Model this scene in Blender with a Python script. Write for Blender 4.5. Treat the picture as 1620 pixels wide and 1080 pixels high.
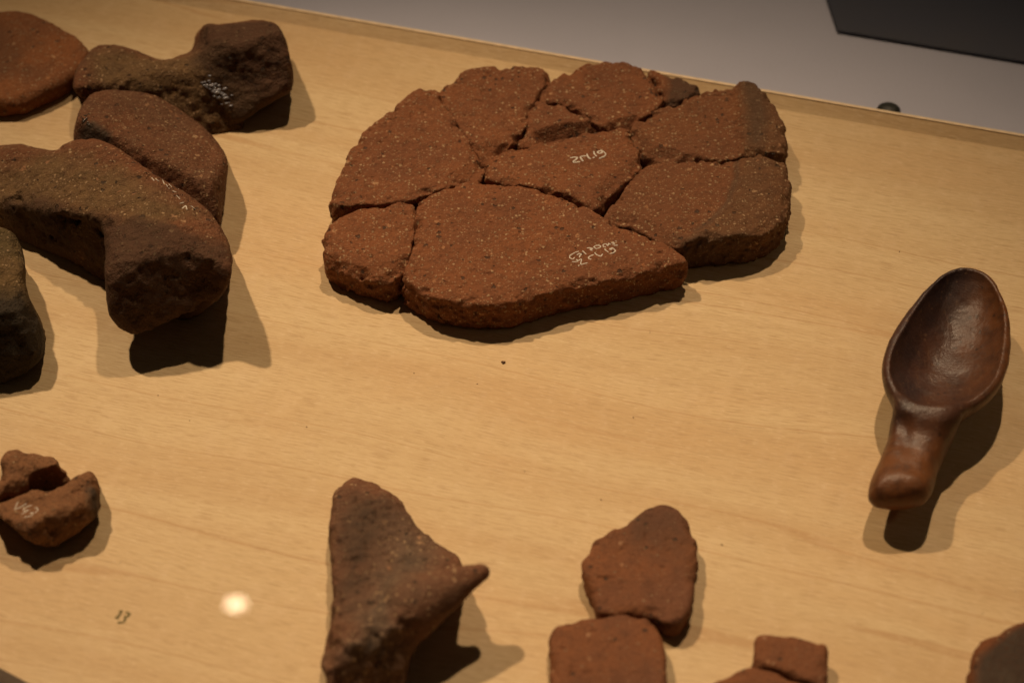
import bpy, bmesh, math, random
import numpy as np
from mathutils import Vector, Matrix
from mathutils.bvhtree import BVHTree

for o in list(bpy.data.objects):
    bpy.data.objects.remove(o)
S = bpy.context.scene
COL = S.collection
R = math.radians

# ------------------------------------------------------------------ camera
TH, D, FPX = R(45), 0.80, 3375.0            # looking down 45 degrees from 0.8 m, 75 mm lens
CAM = np.array([0, -D * math.cos(TH), D * math.sin(TH)])
FWD = np.array([0, math.cos(TH), -math.sin(TH)])
RIGHT = np.array([1.0, 0, 0])
UP = np.array([0, math.sin(TH), math.cos(TH)])
cd = bpy.data.cameras.new('camera')
cam = bpy.data.objects.new('camera', cd)
COL.objects.link(cam)
cam.location = CAM
cam.rotation_euler = (R(90) - TH, 0, 0)
cd.lens, cd.sensor_width = 75, 36
cd.clip_start, cd.clip_end = 0.01, 50
cd.dof.use_dof = True
cd.dof.focus_distance = 0.812
cd.dof.aperture_fstop = 8.5
S.camera = cam

# ------------------------------------------------------------------ light
W = bpy.data.worlds.new('World')
S.world = W
W.use_nodes = True
W.node_tree.nodes['Background'].inputs[0].default_value = (1, .76, .52, 1)
W.node_tree.nodes['Background'].inputs[1].default_value = 0.017


def spot(name, loc, aim, watts, size_deg, radius, col=(1, .722, .452), blend=1.0):
    l = bpy.data.lights.new(name, 'SPOT')
    l.energy, l.color = watts, col
    l.spot_size, l.spot_blend, l.shadow_soft_size = R(size_deg), blend, radius
    o = bpy.data.objects.new(name, l)
    COL.objects.link(o)
    o.location = loc
    o.rotation_euler = (Vector(aim) - Vector(loc)).to_track_quat('-Z', 'Y').to_euler()
    return o


# two track spots of the room, beyond and above the case
spot('ceiling_spot', (-1.42, 1.62, 3.2), (-0.085, -0.075, 0), 405, 11.2, 0.06)
spot('ceiling_spot', (0.38, 1.66, 3.2), (0.05, -0.05, 0), 275, 12.4, 0.055)
# a far, soft lamp off to the right of the room that lifts the shadows at that end
spot('room_lamp', (1.9, -0.5, 2.2), (0.30, 0.02, 0), 30, 9.5, 0.22)

S.view_settings.view_transform = 'Standard'
S.view_settings.look = 'None'
S.view_settings.exposure = 0
S.view_settings.gamma = 1
S.cycles.use_denoising = True
S.cycles.max_bounces = 6
S.cycles.transparent_max_bounces = 8


# ------------------------------------------------------------------ photo <-> place
def P(u, v, z=0.0):
    """point of height z (mm) seen at photo pixel u, v; answer in mm"""
    d = FWD + RIGHT * ((u - 810) / FPX) + UP * ((540 - v) / FPX)
    t = (z / 1000 - CAM[2]) / d[2]
    return (CAM + d * t) * 1000


def pix(X):
    """mm points (...,3) -> photo pixel and mm per pixel"""
    q = X / 1000 - CAM
    w = q @ FWD
    return 810 + FPX * (q @ RIGHT) / w, 540 - FPX * (q @ UP) / w, w * 1000 / FPX


# ------------------------------------------------------------------ numpy solids
rng = np.random.default_rng(7)
PERM = np.concatenate([rng.permutation(256)] * 3)


def vnoise(X, scale, seed=0):
    """smooth value noise, -1..1, features about `scale` mm"""
    q = X / scale + seed * 17.31
    i = np.floor(q).astype(np.int64)
    f = q - i
    f = f * f * (3 - 2 * f)
    i &= 255
    a, b, c = i[..., 0], i[..., 1], i[..., 2]
    out = 0
    for dx in (0, 1):
        wx = f[..., 0] if dx else 1 - f[..., 0]
        pa = PERM[(a + dx) & 255]
        for dy in (0, 1):
            wy = f[..., 1] if dy else 1 - f[..., 1]
            pb = PERM[pa + ((b + dy) & 255)]
            for dz in (0, 1):
                wz = f[..., 2] if dz else 1 - f[..., 2]
                out = out + wx * wy * wz * PERM[pb + ((c + dz) & 255)]
    return out / 127.5 - 1


def fbm(X, scale, octs=3, seed=0):
    s, a, n = 0, 1.0, 0
    for k in range(octs):
        s = s + a * vnoise(X, scale / 2 ** k, seed + k)
        n += a
        a *= .5
    return s / n


def polysdf(x, y, poly):
    """signed distance to a closed polygon, negative inside"""
    poly = np.asarray(poly, float)
    d = np.full(x.shape, 1e18)
    s = np.zeros(x.shape, bool)
    for (ax, ay), (bx, by) in zip(poly, np.roll(poly, -1, 0)):
        ex, ey = bx - ax, by - ay
        wx, wy = x - ax, y - ay
        t = np.clip((wx * ex + wy * ey) / (ex * ex + ey * ey + 1e-12), 0, 1)
        d = np.minimum(d, (wx - ex * t) ** 2 + (wy - ey * t) ** 2)
        c = (ay > y) != (by > y)
        s ^= c & (x < (bx - ax) * (y - ay) / ((by - ay) + 1e-12) + ax)
    d = np.sqrt(d)
    return np.where(s, -d, d)


def chaikin(p, n=1):
    p = np.asarray(p, float)
    for _ in range(n):
        q = np.roll(p, -1, 0)
        p = np.stack([.8 * p + .2 * q, .2 * p + .8 * q], 1).reshape(-1, p.shape[1])
    return p


def smax(a, b, k):
    h = np.clip(.5 + .5 * (a - b) / k, 0, 1)
    return b + (a - b) * h + k * h * (1 - h)


def smin(a, b, k):
    return -smax(-a, -b, k)


def grid(lo, hi, h):
    ax = [np.arange(l, u + h, h) for l, u in zip(lo, hi)]
    return np.stack(np.meshgrid(*ax, indexing='ij'), -1), np.array([a[0] for a in ax])


def surface_nets(F, o, h):
    nx, ny, nz = F.shape
    neg = F < 0
    cnt = np.zeros((nx - 1, ny - 1, nz - 1), np.int8)
    for a in (0, 1):
        for b in (0, 1):
            for c in (0, 1):
                cnt += neg[a:nx - 1 + a, b:ny - 1 + b, c:nz - 1 + c]
    I = np.argwhere((cnt > 0) & (cnt < 8))
    idx = np.full(cnt.shape, -1, np.int64)
    idx[tuple(I.T)] = np.arange(len(I))
    corner = [(a, b, c) for a in (0, 1) for b in (0, 1) for c in (0, 1)]
    val = {k: F[I[:, 0] + k[0], I[:, 1] + k[1], I[:, 2] + k[2]] for k in corner}
    acc, n = np.zeros((len(I), 3)), np.zeros(len(I))
    for k in corner:
        for ax in range(3):
            if k[ax] == 0:
                m = list(k)
                m[ax] = 1
                m = tuple(m)
                fa, fb = val[k], val[m]
                cr = (fa < 0) != (fb < 0)
                t = np.where(cr, fa / np.where(cr, fa - fb, 1), 0)
                p = np.repeat(np.array([k], float), len(I), 0)
                p[:, ax] = t
                acc += p * cr[:, None]
                n += cr
    V = (I + acc / n[:, None]) * h + o
    Q = []
    for ax in range(3):
        sl0 = [slice(1, -1)] * 3
        sl1 = [slice(1, -1)] * 3
        sl0[ax], sl1[ax] = slice(0, -1), slice(1, None)
        A, B = neg[tuple(sl0)], neg[tuple(sl1)]
        b, c = (ax + 1) % 3, (ax + 2) % 3
        for flip, msk in ((False, A & ~B), (True, ~A & B)):
            E = np.argwhere(msk)
            E[:, b] += 1
            E[:, c] += 1
            q = []
            for db, dc in ((1, 1), (0, 1), (0, 0), (1, 0)):
                e = E.copy()
                e[:, b] -= db
                e[:, c] -= dc
                q.append(idx[e[:, 0], e[:, 1], e[:, 2]])
            q = np.stack(q, 1)
            Q.append(q[:, ::-1] if flip else q)
    Q = np.concatenate(Q)
    return V, Q[(Q >= 0).all(1)]


def band_field(f, lo, hi, h, B=6, reach=5.5):
    """sample the field finely only in the blocks that the surface may cross"""
    lo = np.asarray(lo, float)
    nb = np.ceil((np.asarray(hi) - lo) / (h * B)).astype(int)
    n = nb * B
    cc = np.stack(np.meshgrid(*[lo[a] + (np.arange(nb[a]) * B + (B - 1) / 2) * h for a in range(3)], indexing='ij'), -1)
    Fc = f(cc.reshape(-1, 3)).reshape(nb)
    near = np.argwhere(np.abs(Fc) < reach)
    F = np.repeat(np.repeat(np.repeat(np.where(Fc < 0, -9.0, 9.0), B, 0), B, 1), B, 2)
    off = np.stack(np.meshgrid(*[np.arange(B)] * 3, indexing='ij'), -1).reshape(-1, 3)
    ijk = (near[:, None, :] * B + off[None]).reshape(-1, 3)
    F[ijk[:, 0], ijk[:, 1], ijk[:, 2]] = f(lo + ijk * h)
    return F, lo


def link(name, me, mat, parent=None, loc=None):
    o = bpy.data.objects.new(name, me)
    COL.objects.link(o)
    if mat:
        me.materials.append(mat)
    if parent is not None:
        o.parent = parent
    if loc is not None:
        o.location = loc
    return o


def mesh_from(name, V, F, smooth=True):
    me = bpy.data.meshes.new(name)
    V = np.ascontiguousarray(V, np.float32)
    F = np.ascontiguousarray(F, np.int32)
    me.vertices.add(len(V))
    me.vertices.foreach_set('co', V.ravel())
    n = F.shape[1]
    me.loops.add(F.size)
    me.loops.foreach_set('vertex_index', F.ravel())
    me.polygons.add(len(F))
    me.polygons.foreach_set('loop_start', np.arange(0, F.size, n, dtype=np.int32))
    me.polygons.foreach_set('loop_total', np.full(len(F), n, np.int32))
    if smooth:
        me.polygons.foreach_set('use_smooth', np.ones(len(F), bool))
    me.update()
    me.validate()
    return me


def tag(o, label=None, cat=None, group=None, kind=None):
    if label: o['label'] = label
    if cat: o['category'] = cat
    if group: o['group'] = group
    if kind: o['kind'] = kind
    return o


def thing(name, loc_mm, label, cat, group=None):
    o = bpy.data.objects.new(name, None)
    o.empty_display_size = .01
    COL.objects.link(o)
    o.location = np.asarray(loc_mm) / 1000
    return tag(o, label, cat, group)


def solid(name, f, lo, hi, h, mat, parent=None, origin=None, attrs=None):
    """polygonise the field f(X) (mm) in the box lo..hi; returns a mesh object"""
    V, Q = surface_nets(*band_field(f, lo, hi, h), h)
    org = np.asarray(origin if origin is not None else (0, 0, 0), float)
    me = mesh_from(name, (V - org) / 1000, Q)
    for k, fn in (attrs or {}).items():
        a = me.attributes.new(k, 'FLOAT', 'POINT')
        a.data.foreach_set('value', np.asarray(fn(V), np.float32))
    ob = link(name, me, mat, parent, None if parent else org / 1000)
    keep[ob.name] = (V, Q)
    return ob


keep = {}


def patch(poly_px, z, soft=4.0, seed=1, rag=3.0, inside=True):
    """a tone or painted shade of its own shape on the clay: polygon laid on the plane z, soft ragged edge"""
    pw = np.array([P(u, v, z)[:2] for u, v in poly_px])

    def fn(V):
        d = polysdf(V[:, 0], V[:, 1], pw) + rag * fbm(V, 7, 3, seed)
        return np.clip(.5 - d / (2 * soft), 0, 1)
    return fn


def slab(name, poly_px, T, mat, parent=None, origin=None, h=.55, rough=.55, rag=.6, edge=1.5, bulge=.012,
         top=None, tilt=(0, 0), z0=0.0, seed=1, attrs=None, lift=.0, grow=0.0, wear=.14, chip=2.0):
    """a flat sherd: outline traced on its top face, T mm thick, ragged broken walls"""
    pw = np.array([P(u, v, T + z0)[:2] for u, v in chaikin(poly_px, 1)])
    c = pw.mean(0)
    lo = np.append(pw.min(0) - 4, z0 - 2)
    hi = np.append(pw.max(0) + 4, z0 + T + 9)

    def f(X):
        x, y, z = X[..., 0], X[..., 1], X[..., 2]
        d2 = polysdf(x, y, pw) - grow
        Z = T + z0 + tilt[0] * (x - c[0]) + tilt[1] * (y - c[1])
        if top is not None:
            Z = Z + top(x, y)
        Z = Z + .5 * vnoise(X * np.array([1, 1, 0]), 14, seed + 3) + wear * fbm(X, 2.2, 2, seed + 9)
        Z = Z - chip * np.clip((d2 + 3.2) / 3.2, 0, 1) * np.clip(fbm(X * np.array([1, 1, .5]), 5, 3, seed + 21) + .12, 0, 1)
        Z = Z - .7 * np.clip((vnoise(X * np.array([1, 1, 0]), 2.4, seed + 31) - .62) * 3, 0, 1)
        d = d2 + rag * fbm(X, 6, 3, seed) + rough * fbm(X, 2.6, 2, seed + 5) * np.clip((Z - z) / 2.5, .3, 1.4)
        d = d + bulge * (z - z0 - .62 * T) ** 2 - .5
        g = smax(d, z - Z, edge)
        return smax(g, z0 + lift - z + .4 * vnoise(X, 5, seed + 2), 1.2)
    return solid(name, f, lo, hi, h, mat, parent, origin if origin is not None else (None if parent else (c[0], c[1], z0)), attrs)


def plane3(a, b, c):
    """plane through three (u,v,z) anchors, normal turned upward"""
    a, b, c = (P(*q) for q in (a, b, c))
    n = np.cross(b - a, c - a)
    n /= np.linalg.norm(n)
    return a, n if n[2] > 0 else -n


def field_hull(poly_px, planes, k=3.0, zmin=0.0, rag=.7, rough=.5, seed=1, warp=1.2):
    """a chunk of clay: the traced contour cut by facets (point, outward normal)"""
    pp = chaikin(poly_px, 1)

    def f(X):
        u, v, s = pix(X)
        d = polysdf(u, v, pp) * s
        n1 = fbm(X, 7, 3, seed)
        n2 = fbm(X, 2.4, 2, seed + 5)
        d = d + rag * .7 * n1 + rough * .5 * n2
        low = warp * vnoise(X, 16, seed + 8)
        for j, (p, n) in enumerate(planes):
            q = (X - p) @ (np.asarray(n) / np.linalg.norm(n))
            d = smax(d, q + low * (1 if j % 2 else -.8) + rag * n1 + rough * n2, k)
        return smax(d, zmin - X[..., 2], 1.0)
    return f


def box_of(poly_px, z0, z1, pad=3):
    c = [P(u, v, z) for u, v in poly_px for z in (z0, z1)]
    c = np.array(c)
    lo, hi = c.min(0) - pad, c.max(0) + pad
    lo[2], hi[2] = z0 - 2, z1 + 3
    return lo, hi


# ------------------------------------------------------------------ materials
class NT:
    def __init__(self, name):
        self.m = bpy.data.materials.new(name)
        self.m.use_nodes = True
        self.t = self.m.node_tree
        self.b = self.t.nodes['Principled BSDF']
        self.out = self.t.nodes['Material Output']

    def n(self, kind, **kw):
        nd = self.t.nodes.new(kind)
        for k, v in kw.items():
            if k.startswith('i_'):
                self.set(nd.inputs[k[2:].replace('_', ' ')], v)
            else:
                setattr(nd, k, v)
        return nd

    def set(self, sock, v):
        if isinstance(v, bpy.types.NodeSocket):
            self.t.links.new(v, sock)
        elif hasattr(sock.default_value, '__len__') and isinstance(v, (tuple, list)) and len(v) == 3 and len(sock.default_value) == 4:
            sock.default_value = (*v, 1)
        else:
            sock.default_value = v

    def math(self, op, a, b=0.0, clamp=False):
        nd = self.n('ShaderNodeMath', operation=op, use_clamp=clamp)
        self.set(nd.inputs[0], a)
        self.set(nd.inputs[1], b)
        return nd.outputs[0]

    def mix(self, fac, a, b, mode='MIX'):
        nd = self.n('ShaderNodeMix', data_type='RGBA', blend_type=mode)
        self.set(nd.inputs[0], fac)
        self.set(nd.inputs[6], a)
        self.set(nd.inputs[7], b)
        return nd.outputs[2]

    def noise(self, co, scale, detail=3, rough=.55, dist=0):
        nd = self.n('ShaderNodeTexNoise', i_Scale=scale, i_Detail=detail, i_Roughness=rough, i_Distortion=dist)
        self.set(nd.inputs['Vector'], co)
        return nd.outputs[0]

    def step(self, x, a, b):
        nd = self.n('ShaderNodeMapRange', interpolation_type='SMOOTHSTEP')
        self.set(nd.inputs[0], x)
        nd.inputs[1].default_value, nd.inputs[2].default_value = a, b
        return nd.outputs[0]

    def attr(self, name):
        return self.n('ShaderNodeAttribute', attribute_name=name).outputs['Fac']

    def grains(self, co, scale, share, rad):
        """scattered grains: 1 inside a grain"""
        vo = self.n('ShaderNodeTexVoronoi', i_Scale=scale)
        wob = self.n('ShaderNodeVectorMath', operation='MULTIPLY_ADD')
        nz = self.n('ShaderNodeTexNoise', i_Scale=scale * 1.7, i_Detail=2)
        self.set(nz.inputs['Vector'], co)
        self.t.links.new(nz.outputs[1], wob.inputs[0])
        wob.inputs[1].default_value = (.9 / scale,) * 3
        self.set(wob.inputs[2], co)
        self.t.links.new(wob.outputs[0], vo.inputs['Vector'])
        sep = self.n('ShaderNodeSeparateColor')
        self.t.links.new(vo.outputs['Color'], sep.inputs[0])
        on = self.math('LESS_THAN', sep.outputs[0], share)
        r = self.math('MULTIPLY_ADD', sep.outputs[1], rad * .7)
        r.node.inputs[2].default_value = rad * .4
        d = self.math('SUBTRACT', r, vo.outputs['Distance'])
        inside = self.step(d, -.05, .05)
        return self.math('MULTIPLY', on, inside), sep.outputs[2]


def clay(name, base, alt, dark_tone=(.03, .022, .014), second=None, pale=(.50, .33, .18), grit=1.0, bump=1.0, rough=.78, spec=.30, coarse=1.0):
    t = NT(name)
    co = t.n('ShaderNodeTexCoord').outputs['Object']
    big = t.noise(co, 38, 4, .6)
    mid = t.noise(co, 170, 4, .65)
    fine = t.noise(co, 900, 3, .7)
    col = t.mix(t.step(big, .35, .68), base, alt)
    col = t.mix(t.math('MULTIPLY', t.step(mid, .45, .72), .55), col, tuple(c * .55 for c in base))
    if second is not None:
        col = t.mix(t.attr('second'), col, t.mix(t.step(mid, .3, .7), second, tuple(c * .7 for c in second)))
    g1, h1 = t.grains(co, 330 / coarse, .08 * grit, .34)
    g2, h2 = t.grains(co, 760 / coarse, .22 * grit, .44)
    g3, h3 = t.grains(co, 420 / coarse, .10, .36)
    g4, h4 = t.grains(co, 1250 / coarse, .34 * grit, .46)
    pale2 = tuple(c * .62 for c in pale)
    col = t.mix(t.math('MULTIPLY', g4, .38), col, t.mix(h4, pale2, pale))
    col = t.mix(t.math('MULTIPLY', g2, .75), col, t.mix(h2, pale2, pale))
    col = t.mix(t.math('MULTIPLY', g1, .8), col, t.mix(h1, (base[0] * 1.5, base[1] * 1.6, base[2] * 1.7), pale))
    col = t.mix(t.math('MULTIPLY', g3, .75), col, (.035, .022, .014))
    col = t.mix(t.math('MULTIPLY', t.attr('soot_shade'), .88), col, t.mix(t.step(mid, .35, .7), dark_tone, tuple(c * 1.7 for c in dark_tone)))  # real soot on some sherds, painted shade on others
    col = t.mix(t.math('MULTIPLY', t.step(fine, .48, .72), .7), col, tuple(c * .42 for c in base))
    t.set(t.b.inputs['Base Color'], col)
    hgt = t.math('ADD', t.math('MULTIPLY', fine, .55), t.math('MULTIPLY', mid, .9))
    hgt = t.math('ADD', hgt, t.math('MULTIPLY', g2, .18))
    hgt = t.math('SUBTRACT', hgt, t.math('MULTIPLY', g3, .5))
    bm = t.n('ShaderNodeBump', i_Strength=.95 * bump, i_Distance=.0014)
    t.set(bm.inputs['Height'], hgt)
    t.set(t.b.inputs['Normal'], bm.outputs[0])
    t.set(t.b.inputs['Roughness'], rough)
    t.b.inputs['Specular IOR Level'].default_value = spec
    return t.m


M_DISC = clay('red_terracotta', (.210, .072, .024), (.172, .061, .023))
M_DISC2 = clay('brown_terracotta', (.188, .069, .024), (.158, .058, .022), dark_tone=(.060, .034, .018), second=(.150, .068, .026))
M_RED = clay('dull_red_clay', (.150, .056, .022), (.125, .054, .024), bump=1.3)
M_ORANGE = clay('orange_clay', (.245, .085, .024), (.20, .072, .024), bump=.9)
M_STAND = clay('weathered_clay', (.170, .062, .024), (.145, .064, .028), second=(.165, .092, .036), dark_tone=(.040, .020, .010), grit=.9, bump=1.4, coarse=1.1)
M_OLIVE = clay('olive_crusted_clay', (.125, .072, .026), (.16, .098, .034), second=(.125, .082, .03), dark_tone=(.016, .012, .008), grit=.9, bump=1.6)
M_PLAIN = clay('smooth_sherd_clay', (.20, .072, .026), (.155, .062, .030), grit=.35, bump=.6, pale=(.34, .2, .11))
M_LUG = clay('hazed_dark_clay', (.175, .072, .034), (.15, .075, .042), dark_tone=(.050, .029, .016), second=(.135, .088, .056), grit=.8, bump=.9)  # the second colour carries painted glass haze
M_GREY = clay('dark_grey_clay', (.17, .056, .018), (.15, .05, .016), dark_tone=(.035, .028, .02), grit=.4, bump=.7)
M_SMALL = clay('small_fragment_clay', (.20, .088, .036), (.22, .10, .042), grit=.4, bump=1.1)


def flat(name, col, rough=.6, spec=.3, bump=None):
    t = NT(name)
    t.set(t.b.inputs['Base Color'], col)
    t.b.inputs['Roughness'].default_value = rough
    t.b.inputs['Specular IOR Level'].default_value = spec
    co = t.n('ShaderNodeTexCoord').outputs['Object']
    nz = t.noise(co, 400 if bump is None else bump, 3)
    t.set(t.b.inputs['Base Color'], t.mix(t.step(nz, .3, .75), col, tuple(c * .8 for c in col)))
    return t.m


M_WHITE = flat('white_ink', (.60, .55, .47), .7)
M_INK = flat('olive_print', (.16, .12, .03), .6)
M_GLUE = flat('clear_glue', (.04, .028, .02), .12, .6)
M_BLACK = flat('black_rubber', (.02, .021, .018), .5)
M_CRUMB = flat('crumb_clay', (.12, .06, .03), .9)

# wood
GA = math.atan(.2 / .707)                      # the grain runs parallel to the back edge
GDIR = np.array([math.cos(GA), -math.sin(GA), 0])
GPER = np.array([math.sin(GA), math.cos(GA), 0])


def wood(name):
    t = NT(name)
    co = t.n('ShaderNodeTexCoord').outputs['Object']

    def stretched(sx, sy, off=(0, 0, 0), rot=0.0):
        mp = t.n('ShaderNodeMapping')
        mp.inputs['Scale'].default_value = (sx, sy, sy)
        mp.inputs['Location'].default_value = off
        mp.inputs['Rotation'].default_value = (0, 0, rot)
        t.set(mp.inputs[0], co)
        return mp.outputs[0]
    # slow waviness of the grain
    wav = t.n('ShaderNodeVectorMath', operation='MULTIPLY_ADD')
    nz = t.n('ShaderNodeTexNoise', i_Scale=1.0, i_Detail=2)
    t.set(nz.inputs['Vector'], stretched(3.2, 6))
    t.t.links.new(nz.outputs[1], wav.inputs[0])
    wav.inputs[1].default_value = (0, .035, 0)
    t.set(wav.inputs[2], co)
    wco = wav.outputs[0]

    def st(sx, sy, off=(0, 0, 0)):
        mp = t.n('ShaderNodeMapping')
        mp.inputs['Scale'].default_value = (sx, sy, sy)
        mp.inputs['Location'].default_value = off
        t.set(mp.inputs[0], wco)
        return mp.outputs[0]
    bands = t.noise(st(2.2, 42), 1.0, 3, .55)             # broad growth bands
    lines = t.noise(st(5, 240, (3, 1, 0)), 1.0, 4, .6)    # narrow streaks
    edge = t.noise(st(1.3, 24, (7, 2, 0)), 1.0, 2, .5)
    ring = t.math('ABSOLUTE', t.math('SUBTRACT', t.math('FRACT', t.math('MULTIPLY', edge, 4.6)), .5))
    fibre = t.noise(st(120, 2100, (1, 5, 0)), 1.0, 3, .6)  # short fibres
    fleck = t.noise(st(260, 1100, (4, 5, 0)), 1.0, 2, .6)
    cloud = t.noise(stretched(9, 16), 1.0, 3)
    shim = t.noise(stretched(150, 60, (2, 2, 0)), 1.0, 3, .6)
    A, B = (.640, .484, .270), (.560, .390, .200)
    col = t.mix(t.step(bands, .32, .70), A, B)
    col = t.mix(t.math('MULTIPLY', t.step(ring, .034, 0.0), .62), col, (.45, .265, .115))
    col = t.mix(t.math('MULTIPLY', t.step(lines, .50, .74), .30), col, (.47, .31, .155))
    col = t.mix(t.math('MULTIPLY', t.step(cloud, .42, .68), .40), col, (.60, .39, .19))
    col = t.mix(t.math('MULTIPLY', t.step(fibre, .48, .64), .62), col, (.43, .28, .135))
    col = t.mix(t.math('MULTIPLY', t.step(fleck, .54, .76), .40), col, (.76, .60, .38))
    col = t.mix(t.math('MULTIPLY', t.step(shim, .48, .72), .12), col, (.74, .57, .38))
    g, _h = t.grains(co, 95, .05, .045)
    col = t.mix(t.math('MULTIPLY', g, .7), col, (.16, .09, .05))
    t.set(t.b.inputs['Base Color'], col)
    bm = t.n('ShaderNodeBump', i_Strength=.2, i_Distance=.0006)
    t.set(bm.inputs['Height'], t.math('ADD', fibre, t.math('MULTIPLY', lines, .5)))
    t.set(t.b.inputs['Normal'], bm.outputs[0])
    t.set(t.b.inputs['Roughness'], .52)
    t.b.inputs['Specular IOR Level'].default_value = .22
    return t.m


M_WOOD = wood('birch_plywood')


def painted(name, a, b, rough=.6):
    t = NT(name)
    co = t.n('ShaderNodeTexCoord').outputs['Object']
    n1 = t.noise(co, 7, 4, .6)
    n2 = t.noise(co, 700, 2, .6)
    col = t.mix(t.step(n1, .3, .7), a, b)
    col = t.mix(t.math('MULTIPLY', t.step(n2, .45, .75), .2), col, tuple(c * .8 for c in a))
    t.set(t.b.inputs['Base Color'], col)
    t.b.inputs['Roughness'].default_value = rough
    t.b.inputs['Specular IOR Level'].default_value = .3
    return t.m


M_BASE = painted('grey_painted_base', (.48, .495, .62), (.435, .45, .565))
M_PANEL = painted('black_panel_paint', (.036, .044, .078), (.050, .050, .066), .5)


# ------------------------------------------------------------------ board and case
def frame_obj(name, mat, pts_lo, quads, loc, rotz, parent=None):
    me = bpy.data.meshes.new(name)
    me.from_pydata(pts_lo, [], quads)
    me.update()
    o = link(name, me, mat, parent)
    if parent is None:
        o.location = loc
        o.rotation_euler = (0, 0, rotz)
    return o


def to_g(p):
    """mm world -> metres in the board's own grain frame"""
    return np.array([p @ GDIR, p @ GPER, p[2]]) / 1000


RIM_H, RIM_W = 3.0, 7.6
tl, tr = to_g(P(415, 4, RIM_H)), to_g(P(1620, 213, RIM_H))
yb = (tl[1] + tr[1]) / 2                                   # outer back edge in grain frame
c1, c2 = to_g(P(0, 1056, 0)), to_g(P(46, 1080, 0))
d = (c2 - c1) / np.linalg.norm(c2 - c1)
x0, x1, yf = -.62, .75, -.55
# corner cut: line through c1 with direction d
A = c1 - d * .30
Bp = c1 + d * .20
outline = [(x0, yb - RIM_W / 1000), (x0, A[1]), (A[0], A[1]), (Bp[0], Bp[1]), (Bp[0] + .02, yf), (x1, yf), (x1, yb - RIM_W / 1000)]
TK = .018
bm = bmesh.new()
vs = [bm.verts.new((x, y, 0)) for x, y in outline]
f = bm.faces.new(vs)
if f.normal.z < 0:
    f.normal_flip()
ext = bmesh.ops.extrude_face_region(bm, geom=[f])
for v in [g for g in ext['geom'] if isinstance(g, bmesh.types.BMVert)]:
    v.co.z = -TK
bmesh.ops.recalc_face_normals(bm, faces=bm.faces)
me = bpy.data.meshes.new('board')
bm.to_mesh(me)
board = link('board', me, M_WOOD)
board.rotation_euler = (0, 0, -GA)
tag(board, kind='structure')
rh = RIM_H / 1000
ya, ye = yb - RIM_W / 1000, yb
sec = [(ya, 0), (ye - .0020, rh - .0001), (ye - .0017, rh + .0001), (ye - .0004, rh - .0002), (ye, rh - .0007), (ye, -TK), (ya, -TK)]
pts = [(x, y, z) for x in (x0, x1) for y, z in sec]
n = len(sec)
q = [(i, (i + 1) % n, n + (i + 1) % n, n + i) for i in range(n)] + [tuple(range(n))[::-1], tuple(range(n, 2 * n))]
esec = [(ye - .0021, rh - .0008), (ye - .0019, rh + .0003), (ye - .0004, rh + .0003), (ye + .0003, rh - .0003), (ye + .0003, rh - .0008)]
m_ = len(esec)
M_EDGE = flat('pale_edge_highlight', (.80, .62, .40), .5, .3, 200)  # pale strip paints the highlight along the rim's top edge
eb = frame_obj('edge_highlight', M_EDGE, [(x, y, z) for x in (x0 + .001, x1 - .001) for y, z in esec], [(i, (i + 1) % m_, m_ + (i + 1) % m_, m_ + i) for i in range(m_)] + [tuple(range(m_))[::-1], tuple(range(m_, 2 * m_))], None, 0, board)
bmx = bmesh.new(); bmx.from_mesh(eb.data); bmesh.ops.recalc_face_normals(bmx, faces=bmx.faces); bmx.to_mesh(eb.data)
rim = frame_obj('raised_edge', M_WOOD, pts, q, None, 0, board)
bmx = bmesh.new(); bmx.from_mesh(rim.data); bmesh.ops.recalc_face_normals(bmx, faces=bmx.faces); bmx.to_mesh(rim.data)

me = bpy.data.meshes.new('case_floor')
me.from_pydata([(-2, -1.5, -.0185), (2, -1.5, -.0185), (2, 1.6, -.0185), (-2, 1.6, -.0185)], [], [(0, 1, 2, 3)])
floor = link('case_floor', me, M_BASE)
tag(floor, kind='structure')

# dark plate lying on the grey floor beyond the board
pz = -17.0
plate = [P(1325, 49, pz), P(1620, 98, pz), P(1800, 128, pz), P(1800, -140, pz), P(1262, -140, pz)]
pl = plate[0] / 1000
bmx = bmesh.new()
fc = bmx.faces.new([bmx.verts.new(tuple(p / 1000 - pl)) for p in plate])
ex = bmesh.ops.extrude_face_region(bmx, geom=[fc])
for v in [g for g in ex['geom'] if isinstance(g, bmesh.types.BMVert)]:
    v.co.z -= .0012
bmesh.ops.recalc_face_normals(bmx, faces=bmx.faces)
bmesh.ops.bevel(bmx, geom=bmx.edges[:], offset=.0003, segments=2, affect='EDGES')
me = bpy.data.meshes.new('dark_panel')
bmx.to_mesh(me)
panel = link('dark_panel', me, M_PANEL, None, tuple(pl))
tag(panel, 'flat black panel with a slanted side lying on the grey floor beyond the wooden board', 'panel')

# black knob peeping over the back edge
kp = P(1405, 181, -18.5)
V, F = [], []
prof = [(5.2, 0), (5.2, 2.0), (4.9, 2.8), (4.0, 3.6), (2.6, 4.1), (0.01, 4.3)]
for r_, z_ in prof:
    for i in range(28):
        a = 2 * math.pi * i / 28
        V.append((r_ * math.cos(a) / 1000, r_ * math.sin(a) / 1000, z_ / 1000))
for j in range(len(prof) - 1):
    for i in range(28):
        F.append((j * 28 + i, j * 28 + (i + 1) % 28, (j + 1) * 28 + (i + 1) % 28, (j + 1) * 28 + i))
kn = link('knob', mesh_from('knob', np.array(V), np.array(F)), M_BLACK, None, kp / 1000)
tag(kn, 'small black rounded knob peeping over the raised back edge of the board', 'knob')


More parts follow.
